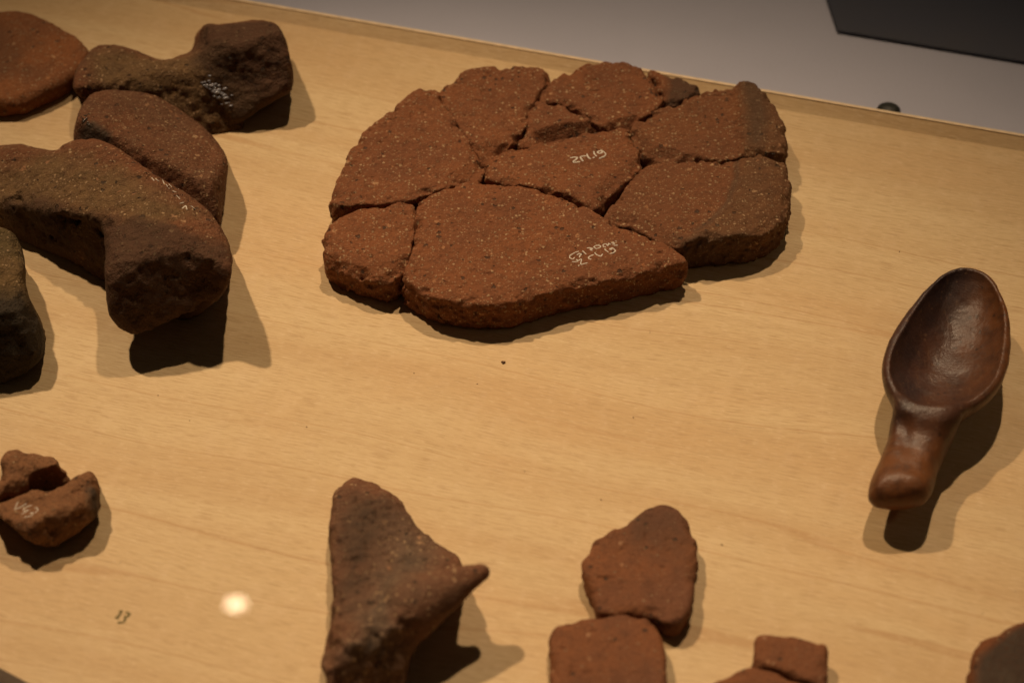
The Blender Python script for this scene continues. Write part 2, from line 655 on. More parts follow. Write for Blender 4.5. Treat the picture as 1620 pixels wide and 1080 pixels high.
# ------------------------------------------------------------------ strokes painted on surfaces
def strokes(name, lines_px, host, mat, parent, width=.34, lift=.05, org=(0, 0, 0), fixed_z=None):
    bvh = None
    if host is not None:
        V, Q = keep[host.name]
        bvh = BVHTree.FromPolygons([tuple(v) for v in V], [tuple(q) for q in Q])

    def hit(u, v):
        if bvh is None:
            return P(u, v, fixed_z), np.array([0, 0, 1.0])
        d = FWD + RIGHT * ((u - 810) / FPX) + UP * ((540 - v) / FPX)
        d = d / np.linalg.norm(d)
        loc, nor, _i, _d = bvh.ray_cast(Vector(CAM * 1000), Vector(d))
        if loc is None:
            return None
        nor = np.array(nor)
        if nor @ d > 0:
            nor = -nor
        return np.array(loc), nor
    V, F = [], []
    rr = random.Random(3)
    for ln in lines_px:
        ln = np.asarray(ln, float)
        seg = np.r_[0, np.cumsum(np.linalg.norm(np.diff(ln, axis=0), axis=1))]
        m = max(3, int(seg[-1] / 1.2) + 1)
        ss = np.linspace(0, seg[-1], m)
        pts = [hit(np.interp(s, seg, ln[:, 0]), np.interp(s, seg, ln[:, 1])) for s in ss]
        pts = [p for p in pts if p is not None]
        if len(pts) < 3:
            continue
        base = len(V)
        C = np.array([p[0] for p in pts])
        for i, (c, nn) in enumerate(pts):
            tg = C[min(i + 1, len(C) - 1)] - C[max(i - 1, 0)]
            tg /= np.linalg.norm(tg) + 1e-9
            sd = np.cross(nn, tg)
            sd /= np.linalg.norm(sd) + 1e-9
            w = width * (.75 + .5 * rr.random()) * (.55 if i in (0, len(pts) - 1) else 1)
            for k, up in ((-1, -.05), (-.55, lift), (.55, lift), (1, -.05)):
                V.append((c + sd * w * k + nn * (up + .02) - np.asarray(org)) / 1000)
            if i:
                for k in range(3):
                    a = base + (i - 1) * 4 + k
                    F.append((a, a + 1, a + 5, a + 4))
    me = mesh_from(name, np.array(V), np.array(F))
    return link(name, me, mat, parent)


def glue(name, path_px, host, parent, org, n=26, spread=3.0, rad=.55, seed=1, mat=None):
    """beads of dried glue along a joint, one mesh"""
    V0, Q0 = keep[host.name]
    bvh = BVHTree.FromPolygons([tuple(v) for v in V0], [tuple(q) for q in Q0])
    rr = random.Random(seed)
    path = np.asarray(path_px, float)
    bmg = bmesh.new()
    for i in range(n):
        t = rr.random() * (len(path) - 1)
        k = min(int(t), len(path) - 2)
        u, v = path[k] + (path[k + 1] - path[k]) * (t - k) + np.array([rr.gauss(0, spread), rr.gauss(0, spread)])
        d = FWD + RIGHT * ((u - 810) / FPX) + UP * ((540 - v) / FPX)
        loc, nor, _i, _d = bvh.ray_cast(Vector(CAM * 1000), Vector(d / np.linalg.norm(d)))
        if loc is None:
            continue
        if nor.dot(Vector(d)) > 0:
            nor = -nor
        r = rad * (.5 + rr.random())
        mt = Matrix.Translation((Vector(loc) - Vector(org)) / 1000) @ nor.to_track_quat('Z', 'Y').to_matrix().to_4x4() @ Matrix.Diagonal((r * 1.4 / 1000, r * .8 / 1000, r * .45 / 1000, 1))
        bmesh.ops.create_icosphere(bmg, subdivisions=1, radius=1, matrix=mt)
    for fc in bmg.faces:
        fc.smooth = True
    me = bpy.data.meshes.new(name)
    bmg.to_mesh(me)
    return link(name, me, mat or M_GLUE, parent)


def zpx(poly, ox, oy, s):
    return [(ox + s * x, oy + s * y) for x, y in poly]


# ------------------------------------------------------------------ the reassembled disc
T = 15.0
org = P(890, 300, 0)
org[2] = 0
disc = thing('pottery_disc', org, 'large round reddish brown clay disc pieced together from ten broken shards', 'pottery disc')
RAW = {
    'A': [(685, 137), (659, 140), (636, 157), (626, 171), (604, 187), (580, 205), (565, 226), (552, 243), (548, 258), (539, 277), (529, 301), (525, 322), (550, 324), (576, 321), (625, 319), (661, 309), (706, 294), (739, 285), (757, 279), (766, 264), (757, 247), (750, 230), (726, 202), (711, 176), (700, 156), (694, 143)],
    'B': [(697, 142), (716, 122), (739, 111), (755, 107), (791, 106), (827, 105), (856, 106), (868, 114), (867, 126), (853, 140), (846, 156), (838, 174), (834, 192), (822, 210), (805, 227), (789, 238), (774, 256), (765, 262), (757, 240), (747, 226), (734, 206), (724, 195), (711, 175), (702, 157)],
    'C': [(855, 147), (873, 128), (900, 113), (925, 105), (940, 98), (965, 96), (990, 99), (1008, 103), (1021, 111), (1032, 125), (1043, 143), (1048, 156), (1042, 165), (1027, 177), (1005, 190), (986, 199), (965, 201), (950, 196), (929, 182), (913, 170), (888, 160), (864, 157)],
    'D': [(852, 156), (868, 160), (890, 164), (912, 174), (930, 187), (950, 198), (962, 203), (928, 200), (905, 205), (885, 209), (862, 223), (842, 228), (820, 229), (829, 203), (838, 182), (845, 166)],
    'E': [(1024, 111), (1036, 111), (1058, 121), (1076, 124), (1092, 126), (1106, 139), (1102, 147), (1082, 155), (1060, 163), (1050, 157), (1044, 143), (1033, 125)],
    'F': [(998, 209), (1008, 191), (1027, 180), (1052, 167), (1076, 159), (1101, 149), (1126, 140), (1150, 134), (1175, 130), (1195, 133), (1210, 147), (1219, 165), (1229, 180), (1238, 197), (1242, 216), (1243, 237), (1218, 243), (1194, 245), (1166, 247), (1138, 250), (1104, 248), (1073, 248), (1048, 247), (1027, 242), (1010, 232)],
    'G': [(789, 239), (820, 233), (870, 224), (920, 213), (960, 205), (985, 202), (996, 211), (1006, 232), (1011, 252), (1006, 266), (992, 281), (970, 298), (950, 315), (942, 326), (925, 319), (905, 307), (880, 299), (850, 294), (820, 291), (790, 287), (771, 281), (768, 272), (776, 257)],
    'H': [(662, 320), (678, 308), (703, 299), (729, 289), (749, 285), (770, 286), (801, 292), (829, 296), (853, 300), (879, 310), (910, 319), (935, 331), (955, 345), (985, 360), (1015, 372), (1045, 383), (1066, 393), (1080, 403), (1084, 412), (1066, 414), (1046, 418), (1005, 428), (964, 437), (912, 445), (879, 453), (840, 466), (801, 476), (765, 478), (725, 474), (690, 466), (664, 455), (646, 442), (640, 428), (647, 411), (656, 393), (659, 367), (660, 341)],
    'I': [(530, 347), (542, 342), (565, 333), (594, 325), (620, 321), (638, 319), (653, 324), (657, 335), (656, 354), (652, 372), (649, 390), (641, 408), (633, 424), (618, 434), (594, 433), (568, 424), (542, 414), (521, 405), (514, 390), (516, 367), (521, 354)],
    'J': [(956, 340), (974, 320), (990, 296), (1005, 276), (1022, 262), (1041, 256), (1067, 254), (1106, 252), (1140, 254), (1171, 250), (1210, 247), (1236, 252), (1245, 264), (1249, 287), (1248, 311), (1243, 334), (1233, 347), (1216, 361), (1190, 371), (1158, 375), (1120, 378), (1093, 380), (1069, 384), (1052, 379), (1029, 369), (1008, 354), (984, 351), (968, 348)],
}
PW = lambda px, z: np.array([P(u, v, z)[:2] for u, v in px])
band_line = PW([(1150, 60), (1160, 130), (1166, 200), (1166, 240), (1160, 280), (1145, 320), (1115, 355), (1080, 380), (1040, 420), (1300, 520), (1400, 300), (1300, 60)], T)


def rim_top(x, y):
    d = polysdf(x, y, band_line)            # negative inside the rim band
    return 1.5 * np.clip(-d / 3.0, -.3, 1) - 2.6 * np.clip((-d - 9) / 14, 0, 1) ** 2


def notch(poly, depth, soft=2.5):
    w = PW(poly, T)
    return lambda x, y: -depth * np.clip(.5 - polysdf(x, y, w) / (2 * soft), 0, 1)


tops = {
    'A': notch([(738, 300), (775, 290), (775, 215), (752, 235), (748, 262), (720, 285)], 2.2, 3),
    'B': notch([(755, 270), (800, 245), (800, 225), (762, 236)], 2.5, 3),
    'C': notch([(940, 212), (1010, 200), (1003, 186), (975, 193)], 3.5, 2),
    'D': notch([(860, 230), (850, 208), (880, 199), (935, 193), (985, 206), (940, 226)], 5.0, 2.2),
    'F': lambda x, y: rim_top(x, y) + notch([(990, 215), (1010, 208), (1030, 232), (1070, 240), (1070, 262), (990, 260)], 2.4, 2)(x, y),
    'J': lambda x, y: rim_top(x, y) + notch([(950, 350), (962, 336), (1010, 344), (1050, 368), (1100, 392), (950, 400)], 1.6, 2)(x, y),
    'G': notch([(1015, 250), (990, 268), (955, 296), (935, 335), (1015, 330)], 1.6, 3),
    'H': notch([(600, 415), (650, 425), (700, 458), (770, 468), (850, 452), (920, 432), (1000, 412), (1100, 395), (1100, 520), (600, 520)], .9, 5),
    'I': notch([(500, 395), (540, 400), (600, 418), (660, 410), (660, 470), (500, 470)], 1.5, 4),
}
band = patch([(1168, 110), (1180, 180), (1184, 235), (1205, 235), (1215, 190), (1205, 120)], T, 2.5, 4, 1.2)
band2 = patch([(1168, 256), (1164, 290), (1146, 328), (1120, 352), (1180, 352), (1206, 310), (1212, 252)], T, 3, 5, 1.5)
edark = patch([(1058, 115), (1110, 115), (1115, 160), (1052, 165), (1058, 140)], T, 2, 6, 1)
jline = patch([(1162, 250), (1171, 250), (1170, 285), (1156, 325), (1126, 356), (1098, 372), (1094, 364), (1120, 348), (1147, 320), (1161, 282)], T, 1.0, 12, .8)
jlow = patch([(1070, 372), (1190, 372), (1140, 425), (1080, 420)], T, 3, 8, 2)
shards = {}
rimband = patch([(1160, 60), (1172, 130), (1176, 200), (1176, 240), (1168, 282), (1152, 322), (1122, 357), (1090, 384), (1060, 420), (1300, 520), (1400, 300), (1300, 60)], T, 2.2, 6, 1.0)
for i, (k, poly) in enumerate(RAW.items()):
    at = {}
    if k in 'FJ': at['second'] = lambda V: .8 * rimband(V)
    if k == 'F': at['soot_shade'] = lambda V: .8 * band(V)
    if k == 'J': at['soot_shade'] = lambda V: np.maximum(np.maximum(.15 * band2(V), .7 * jline(V)), .8 * jlow(V))
    if k == 'E': at['soot_shade'] = lambda V: .8 * edark(V)
    o = slab('shard', poly, T + {'D': -.8, 'G': .3, 'E': -1.5, 'I': -.2}.get(k, 0), M_DISC2 if k in 'FJ' else M_DISC, disc, org, h=.48,
             top=tops.get(k), seed=11 + i * 13, attrs=at, grow=.42, bulge=.010 if k in 'HIJ' else .006, rough=1.25, rag=.95, edge=1.2 if k in 'HIJ' else 1.0, wear=.26, chip=5.5,
             tilt={'A': (-.01, .0), 'I': (.01, .02)}.get(k, (0, 0)))
    shards[k] = o
    if k == 'E': o['label'] = 'small shard with a blackened outer end'
    if k == 'F': o['label'] = 'rim shard with a dark worn band near its outer edge'
    if k == 'J': o['label'] = 'rim shard with a ridge and a smooth outer band'

strokes('inscription', [zpx(l, 890, 225, 80 / 1620) for l in (
    [(240, 505), (360, 480), (480, 485), (440, 550), (345, 610), (350, 650), (450, 640), (560, 625)],
    [(560, 470), (610, 550), (660, 610)], [(560, 465), (660, 445), (760, 440)], [(780, 370), (800, 450), (850, 510), (910, 540)],
    [(960, 500), (1030, 485)], [(1000, 290), (1010, 360), (1060, 430), (1100, 450)],
    [(1250, 260), (1160, 290), (1110, 330), (1170, 365), (1260, 340), (1270, 270), (1340, 320), (1390, 390), (1340, 450), (1250, 490), (1170, 530)])],
    shards['G'], M_WHITE, shards['G'], .34, org=org)
strokes('inscription', [zpx(l, 890, 370, 100 / 1620) for l in (
    [(420, 445), (330, 470), (260, 510), (190, 550), (180, 610), (260, 650), (310, 600)], [(360, 540), (430, 500), (490, 520), (440, 560), (430, 610)],
    [(510, 430), (560, 480), (610, 520)], [(620, 365), (690, 355), (780, 380), (700, 400), (770, 430)],
    [(850, 300), (800, 330), (860, 380), (960, 350), (980, 310), (920, 290), (850, 300)],
    [(1130, 250), (1040, 270), (1040, 330), (1110, 330)], [(1120, 260), (1160, 310), (1180, 240), (1230, 270)],
    [(1250, 240), (1310, 210), (1330, 260), (1270, 270)], [(1350, 185), (1390, 190)], [(1310, 295), (1420, 290)],
    [(350, 650), (400, 690), (470, 640), (490, 650), (460, 760), (480, 785), (560, 760), (640, 740)], [(240, 710), (330, 715), (400, 700)], [(400, 830), (430, 800)],
    [(800, 530), (720, 560), (660, 600), (680, 640), (740, 650)], [(820, 480), (880, 540), (980, 575), (1030, 510)],
    [(1070, 385), (1120, 430), (1180, 470)], [(1280, 350), (1200, 390), (1250, 400), (1290, 360), (1360, 430), (1310, 480), (1210, 510)])],
    shards['H'], M_WHITE, shards['H'], .27, org=org)
glue('glue', [(1150, 252), (1190, 248), (1215, 244), (1240, 243)], shards['F'], shards['F'], org, 18, 1.6, .32, 5)

# ------------------------------------------------------------------ glued stand of thick lumps, left
org = P(240, 330, 0)
org[2] = 0
stand = thing('joined_fragment', org, 'lumpy brown fragment of three glued shards with a blunt foot and dark knob', 'pottery fragment')


def add_chunk(name, poly, planes, mat, parent, org, h, zmax, attrs=None, extra=None, sub=None, kk=.0, **kw):
    f0 = field_hull(poly, planes, **kw)
    lo, hi = box_of(poly, kw.get('zmin', 0), zmax)
    if extra:
        hi[0] += 14

    def f(X):
        d = f0(X)
        for g in (extra or ()):
            d = smin(d, g(X), 3.0)
        for g in (sub or ()):
            d = smax(d, -g(X), 1.5)
        return d
    return solid(name, f, lo, hi, h, mat, parent, org, attrs)


nrm = lambda *v: np.array(v, float) / np.linalg.norm(v)
# arched front piece
polyL4 = [(-70, 240), (0, 231), (30, 227), (60, 235), (90, 240), (104, 228), (122, 222), (150, 221), (175, 228), (200, 244), (240, 274), (290, 303), (325, 328), (346, 353), (361, 385), (367, 410), (364, 440), (350, 470), (320, 493), (270, 523), (242, 535), (220, 533), (200, 518), (180, 500), (173, 480), (174, 453), (150, 446), (120, 421), (90, 408), (62, 400), (40, 391), (20, 380), (0, 372), (-70, 360)]
tpl = plane3((20, 318, 19), (235, 385, 42), (150, 225, 30))
tpr = plane3((235, 385, 42), (361, 396, 33), (250, 290, 34))
fl = plane3((20, 318, 19), (150, 360, 26), (120, 424, 0))
fr_n = nrm(.24, -.86, .44)
f_low = field_hull(polyL4, [tpl, fl, tpr, (P(250, 385, 42), nrm(-.1, -.93, .4))], k=3.5, zmin=0, rag=1.0, rough=.7, seed=3)
foot_poly = [(165, 345), (230, 340), (300, 345), (367, 380), (368, 412), (364, 440), (354, 474), (326, 500), (276, 532), (244, 545), (218, 542), (194, 524), (174, 504), (168, 480), (167, 440)]
f_foot = field_hull(foot_poly, [tpl, (P(250, 388, 42), fr_n), tpr, (P(240, 545, 9), nrm(0.10, .40, -.91)), (P(363, 420, 27), nrm(.95, .1, .2))], k=6, zmin=6, rag=.9, rough=.6, seed=3)
lo, hi = box_of(polyL4, 0, 50)
scab_shade = patch([(-60, 290), (0, 287), (40, 290), (70, 303), (95, 322), (110, 345), (150, 352), (185, 372), (240, 388), (300, 404), (362, 412), (366, 470), (250, 560), (150, 520), (60, 430), (-60, 400)], 26, 3, 3, 5)  # sooty scab at the left; elsewhere paints the shade of the front face
oliv = patch([(-80, 225), (90, 240), (200, 300), (310, 365), (260, 400), (120, 350), (0, 300), (-80, 300)], 26, 6, 5, 6)


def f_L4(X):
    d = smin(f_low(X), f_foot(X), 3)
    for (u, v, z, r, sd) in ((10, 310, 20, 2.2, 77), (100, 350, 22, 1.6, 79), (60, 372, 11, 1.6, 83), (160, 374, 23, 1.4, 87)):
        q = np.linalg.norm((X - P(u, v, z)) * np.array([.42, .9, 1.0]), axis=-1)
        d = smax(d, r + 5.0 * fbm(X, 4.5, 3, sd) - q, 1.0)
    return d


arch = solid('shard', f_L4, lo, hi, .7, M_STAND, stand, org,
             {'soot_shade': lambda V: .85 * scab_shade(V), 'second': oliv})
arch['label'] = 'arched front shard with a rough ridge and blunt foot'
# curved middle piece
polyL3 = [(117, 218), (119, 198), (128, 168), (146, 148), (173, 143), (205, 144), (240, 148), (283, 173), (317, 197), (340, 220), (357, 243), (361, 265), (355, 310), (348, 362), (330, 350), (290, 320), (240, 290), (200, 262), (150, 240), (120, 232)]
tp3 = plane3((150, 160, 26), (350, 250, 19), (190, 235, 30))
mid = add_chunk('shard', polyL3, [tp3, (P(354, 300, 17), nrm(.9, -.1, .35)), (P(133, 205, 27), nrm(-.4, -.75, .5))], M_RED, stand, org, .7, 34, k=3, zmin=0, seed=21, rag=.7,
                attrs={'soot_shade': patch([(125, 205), (150, 200), (175, 215), (170, 235), (125, 230)], 27, 2, 3, 2)})  # dark patch paints the shade of a hole in this end
mid['label'] = 'curved reddish middle shard'
# knobbed rear piece
polyK = [(312, 47), (322, 38), (335, 38), (345, 40), (375, 36), (410, 32), (434, 37), (446, 50), (455, 75), (460, 100), (466, 130), (460, 146), (438, 156), (410, 176), (386, 192), (360, 180), (340, 150), (322, 120), (311, 95), (308, 65)]
polyB = [(116, 130), (124, 103), (142, 82), (160, 71), (190, 73), (215, 82), (240, 92), (265, 96), (300, 84), (318, 78), (345, 120), (370, 160), (388, 200), (380, 228), (364, 242), (345, 232), (320, 215), (290, 190), (260, 165), (240, 155), (205, 150), (170, 150), (150, 152), (135, 158), (118, 145)]
kt = plane3((330, 46, 31), (450, 48, 30), (390, 26, 29.5))
f_k = field_hull(polyK, [kt, (P(390, 60, 31.5), nrm(.05, -.76, .65)), (P(390, 8, 26), nrm(0, 1, .1)), (P(390, 191, 3), nrm(.0, .05, -1)), (P(466, 110, 18), nrm(.98, .1, .02)), (P(330, 60, 27), nrm(-.85, -.1, .5))], k=3.5, zmin=4, seed=31, rag=1.1, rough=.6, warp=1.6)
bt = plane3((150, 85, 20), (340, 140, 22), (160, 125, 21))
f_b = field_hull(polyB, [bt, (P(250, 122, 21), nrm(.12, -.80, .55))], k=3, zmin=0, seed=37, rag=1.0, rough=.8)
lo1, hi1 = box_of(polyK, 0, 40)
lo2, hi2 = box_of(polyB, 0, 28)
knobdark = patch([(308, 30), (450, 30), (470, 120), (440, 150), (410, 125), (370, 128), (330, 108), (306, 80)], 28, 3, 9, 4)
rear = solid('shard', lambda X: smin(f_k(X), f_b(X), 5), np.minimum(lo1, lo2), np.maximum(hi1, hi2), .75, M_STAND, stand, org,
             {'soot_shade': lambda V: .85 * knobdark(V), 'second': patch([(140, 80), (330, 95), (420, 130), (440, 180), (360, 180), (250, 150), (150, 140)], 20, 5, 6, 5)})
rear['label'] = 'rear shard ending in a blackened square knob'
strokes('inscription', [[(246, 283), (252, 287)], [(257, 284), (260, 291)], [(263, 292), (268, 299)], [(267, 291), (272, 296)], [(273, 302), (279, 304)], [(279, 309), (285, 315)], [(284, 322), (291, 320)], [(288, 330), (294, 325), (296, 332)], [(303, 326), (309, 331)], [(240, 281), (244, 286)]],
        arch, M_WHITE, arch, .22, org=org)
glue('glue', [(225, 262), (250, 282), (280, 305), (312, 333)], arch, arch, org, 34, 4, .4, 8)
glue('glue', [(132, 180), (138, 200)], mid, mid, org, 22, 4, .45, 9)
M_GLUEB = flat('glue_glint', (.36, .37, .43), .18, .6)  # bluish white colour paints the glints on the glue
glue('glue', [(320, 128), (335, 135), (352, 150), (356, 165)], rear, rear, org, 46, 5, .6, 10, M_GLUEB)

# ------------------------------------------------------------------ other sherds at the left
polyL1 = [(-70, 40), (-30, 18), (0, 14), (25, 12), (45, 15), (80, 30), (112, 48), (132, 64), (142, 80), (136, 94), (120, 112), (100, 126), (70, 141), (45, 152), (28, 158), (0, 160), (-40, 158), (-80, 120)]
o = slab('flat_sherd', polyL1, 9, M_ORANGE, h=.7, seed=61, bulge=.03, edge=4, wear=.2, z0=.0,
         attrs={'soot_shade': patch([(-40, 30), (10, 32), (40, 60), (30, 90), (60, 105), (-20, 110), (-60, 80)], 13, 6, 4, 6)})
o.data.attributes['soot_shade']
tag(o, 'flat reddish sherd beside the knobbed fragment, its grey stained face cut by the picture edge', 'sherd')
vals = np.empty(len(o.data.vertices), np.float32)
o.data.attributes['soot_shade'].data.foreach_get('value', vals)
o.data.attributes['soot_shade'].data.foreach_set('value', vals * .45)

polyL5 = [(-90, 330), (-40, 322), (0, 338), (18, 362), (33, 388), (40, 412), (38, 440), (44, 468), (60, 500), (72, 528), (70, 560), (48, 586), (20, 602), (0, 612), (-90, 640)]
o = add_chunk('thick_sherd', polyL5, [plane3((0, 360, 24), (30, 480, 28), (-60, 430, 26)), (P(20, 492, 28), nrm(.15, -.88, .42)), (P(60, 500, 18), nrm(.9, -.1, .4)), (P(-20, 360, 20), nrm(0, 1, 0.1))],
              M_OLIVE, None, np.append(P(0, 560, 0)[:2], 0), .75, 34, k=5, zmin=0, seed=71, rag=1.1, rough=.7,
              attrs={'soot_shade': patch([(-90, 500), (0, 495), (40, 480), (90, 500), (90, 640), (-90, 680)], 18, 4, 3, 5), 'second': patch([(-90, 300), (60, 300), (40, 400), (-90, 420)], 26, 5, 3, 5)})  # front face coloured darker to stand for its shade
tag(o, 'thick olive brown lump with a front darkened as if shaded beside the blunt footed fragment', 'sherd')

# small two piece fragment marked V43
org = P(60, 830, 0)
org[2] = 0
small = thing('small_fragment', org, 'small light brown fragment of two joined pieces with white ink marks', 'pottery fragment')
polyS1 = zpx([(120, 143), (180, 165), (200, 170), (260, 168), (300, 190), (370, 195), (405, 225), (420, 265), (468, 305), (440, 325), (480, 350), (490, 378), (440, 405), (340, 445), (240, 445), (170, 470), (0, 530), (-80, 540), (-80, 380), (10, 372), (25, 300), (5, 225), (60, 165)], 0, 680, .2222)
polyS2 = zpx([(-80, 540), (0, 522), (120, 487), (190, 455), (240, 432), (340, 452), (380, 430), (450, 395), (520, 350), (580, 318), (630, 297), (670, 312), (695, 345), (708, 400), (705, 460), (698, 560), (680, 620), (620, 680), (540, 740), (440, 800), (340, 830), (250, 822), (180, 775), (130, 712), (60, 655), (0, 620), (-80, 600)], 0, 680, .2222)
o1 = add_chunk('shard', polyS1, [plane3((10, 740, 14), (80, 725, 13), (30, 775, 14)), (P(64, 752, 12), nrm(.62, -.70, .30)), (P(0, 700, 10), nrm(0, 1, 0))], M_SMALL, small, org, .5, 26, k=2.5, zmin=0, seed=81, rag=1.6, rough=.9,
               sub=[lambda X: np.linalg.norm((X - P(80, 768, 8)) * np.array([.8, 1, 1]), axis=-1) - 6.0])
o2 = add_chunk('shard', polyS2, [plane3((20, 800, 14), (90, 790, 14), (140, 760, 13)), (P(100, 818, 14), nrm(.45, -.85, .32)), (P(30, 838, 13), nrm(-.2, -.85, .5)), (P(152, 790, 11), nrm(.9, 0, .42)), (P(60, 700, 10), nrm(0, 1, 0))], M_SMALL, small, org, .5, 26, k=2.5, zmin=1, seed=91, rag=1.5, rough=.8,
               attrs={'soot_shade': patch(zpx([(600, 340), (700, 330), (720, 520), (640, 560), (620, 450)], 0, 680, .2222), 18, 2, 3, 2)})
strokes('inscription', [zpx(l, 10, 780, 70 / 1512) for l in (
    [(390, 300), (340, 420), (280, 550), (420, 500), (560, 430), (690, 350)], [(880, 400), (720, 450), (580, 530), (600, 590), (700, 590), (770, 550), (660, 630), (520, 710)],
    [(960, 500), (1050, 490), (1080, 560), (1040, 620), (940, 670), (820, 660), (900, 700), (860, 760), (740, 790), (610, 810)])], o2, M_WHITE, o2, .21, org=org)

# ------------------------------------------------------------------ sherds along the front
org = P(610, 1000, 0)
org[2] = 0
lugp = thing('lugged_sherd', org, 'tall triangular dark brown sherd with a pointed lug on its side', 'sherd')
polyB1 = zpx([(215, 98), (235, 82), (262, 76), (290, 84), (330, 97), (360, 118), (390, 136), (430, 158), (460, 172), (478, 205), (492, 235), (520, 275), (545, 310), (580, 345), (612, 360), (628, 388), (652, 408), (700, 437), (738, 455), (762, 488), (778, 522), (790, 600), (760, 680), (700, 745), (620, 815), (545, 900), (505, 1000), (490, 1130), (120, 1130), (120, 1045), (90, 1005), (88, 985), (105, 930), (128, 850), (140, 750), (147, 620), (135, 500), (128, 400), (134, 280), (148, 160), (165, 135), (205, 112)], 480, 730, .324)
t1 = plane3((565, 770, 9), (530, 1050, 30), (700, 900, 20))
lug = (P(655, 955, 20), P(760, 905, 25))


def f_lug(X):
    a, b = lug
    ab = b - a
    t = np.clip(((X - a) @ ab) / (ab @ ab), 0, 1)
    q = X - a - t[..., None] * ab
    return np.linalg.norm(q * np.array([1, 1, 1.15]), axis=-1) - (10.8 - 7.6 * t) + .5 * fbm(X, 5, 2, 5)


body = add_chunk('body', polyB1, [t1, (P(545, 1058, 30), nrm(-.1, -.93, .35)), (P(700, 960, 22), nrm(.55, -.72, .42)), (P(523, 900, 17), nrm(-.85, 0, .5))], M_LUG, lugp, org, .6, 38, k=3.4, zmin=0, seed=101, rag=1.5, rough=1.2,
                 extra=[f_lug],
                 attrs={'soot_shade': patch(zpx([(200, 90), (470, 170), (440, 260), (370, 400), (310, 560), (260, 700), (200, 800), (150, 760), (190, 600), (170, 400), (190, 200)], 480, 730, .324), 16, 6, 3, 5),
                        'second': patch(zpx([(480, 230), (620, 380), (640, 520), (500, 620), (480, 800), (420, 980), (220, 1000), (250, 800), (350, 560)], 480, 730, .324), 20, 7, 4, 5)})  # grey zone paints the hazy reflection in the glass into the clay

polyB2 = zpx([(720, 80), (745, 86), (780, 98), (830, 130), (858, 160), (872, 195), (888, 240), (908, 272), (910, 330), (908, 400), (900, 520), (885, 610), (860, 690), (815, 740), (770, 745), (720, 725), (680, 698), (640, 690), (560, 688), (470, 690), (395, 688), (365, 662), (350, 610), (322, 530), (290, 470), (285, 420), (300, 388), (330, 360), (338, 310), (355, 285), (400, 265), (450, 225), (520, 208), (560, 180), (595, 148), (635, 108), (680, 98)], 840, 770, .287)
o = slab('upper_sherd', polyB2, 9, M_PLAIN, h=.55, chip=3.5, seed=111, bulge=.03, edge=2.0, rag=.75, attrs={'soot_shade': patch(zpx([(600, 70), (800, 70), (920, 250), (860, 420), (600, 330), (420, 300)], 840, 770, .287), 9, 7, 3, 6)})
v_ = np.empty(len(o.data.vertices), np.float32); o.data.attributes['soot_shade'].data.foreach_get('value', v_); o.data.attributes['soot_shade'].data.foreach_set('value', v_ * .42)
tag(o, 'flat five sided reddish sherd with a notched left edge, lying above a squarish sherd', 'sherd')
polyB3 = zpx([(108, 830), (120, 780), (150, 750), (230, 727), (350, 712), (450, 698), (560, 697), (640, 717), (688, 760), (722, 830), (735, 880), (742, 940), (748, 1080), (740, 1200), (600, 1290), (200, 1280), (125, 1200), (118, 1000)], 840, 770, .287)
o = slab('squarish_sherd', polyB3, 9, M_PLAIN, h=.6, chip=3, seed=121, bulge=.02, edge=2.2, rag=.5)
tag(o, 'squarish smooth reddish sherd touching the five sided one above it', 'sherd')
polyB5 = zpx([(100, 720), (150, 690), (220, 650), (330, 610), (450, 560), (560, 550), (680, 580), (780, 625), (900, 665), (1080, 715), (1130, 800), (1080, 1000), (100, 1000)], 1100, 950, .1852)
o = slab('rounded_sherd', polyB5, 8, M_PLAIN, h=.6, chip=3, seed=131, bulge=.02, edge=2.2, rag=.5)
tag(o, 'rounded brown sherd cut by the picture edge, just below the little oblong block', 'sherd')
polyB4 = zpx([(522, 320), (540, 288), (580, 278), (640, 285), (700, 294), (830, 290), (950, 322), (1080, 348), (1118, 375), (1128, 420), (1128, 520), (1122, 620), (1120, 712), (1000, 680), (900, 648), (780, 600), (700, 565), (620, 540), (530, 540), (516, 500), (517, 420)], 1100, 950, .1852)
o = slab('oblong_sherd', polyB4, 10, M_PLAIN, h=.5, chip=3, seed=141, bulge=.02, edge=1.8, rag=.5)
tag(o, 'little oblong dark red sherd like a block, touching a rounded brown sherd', 'sherd')
polyB6 = zpx([(1500, 380), (1080, 450), (1030, 470), (975, 503), (920, 545), (870, 570), (800, 600), (740, 622), (690, 650), (655, 695), (625, 760), (605, 820), (585, 890), (575, 950), (580, 1080), (600, 1200), (700, 1400), (1500, 1400)], 1440, 900, .16667)
o = slab('grey_sherd', polyB6, 9, M_GREY, h=.6, seed=151, bulge=.01, edge=4, rag=.35,
         attrs={'soot_shade': patch(zpx([(1600, 470), (1090, 545), (950, 620), (840, 690), (740, 760), (680, 850), (650, 960), (650, 1100), (720, 1300), (1500, 1300)], 1440, 900, .16667), 9, 1.6, 3, 2)})
tag(o, 'dark grey sherd with a red edge at the picture corner, below the clay spoon', 'sherd')


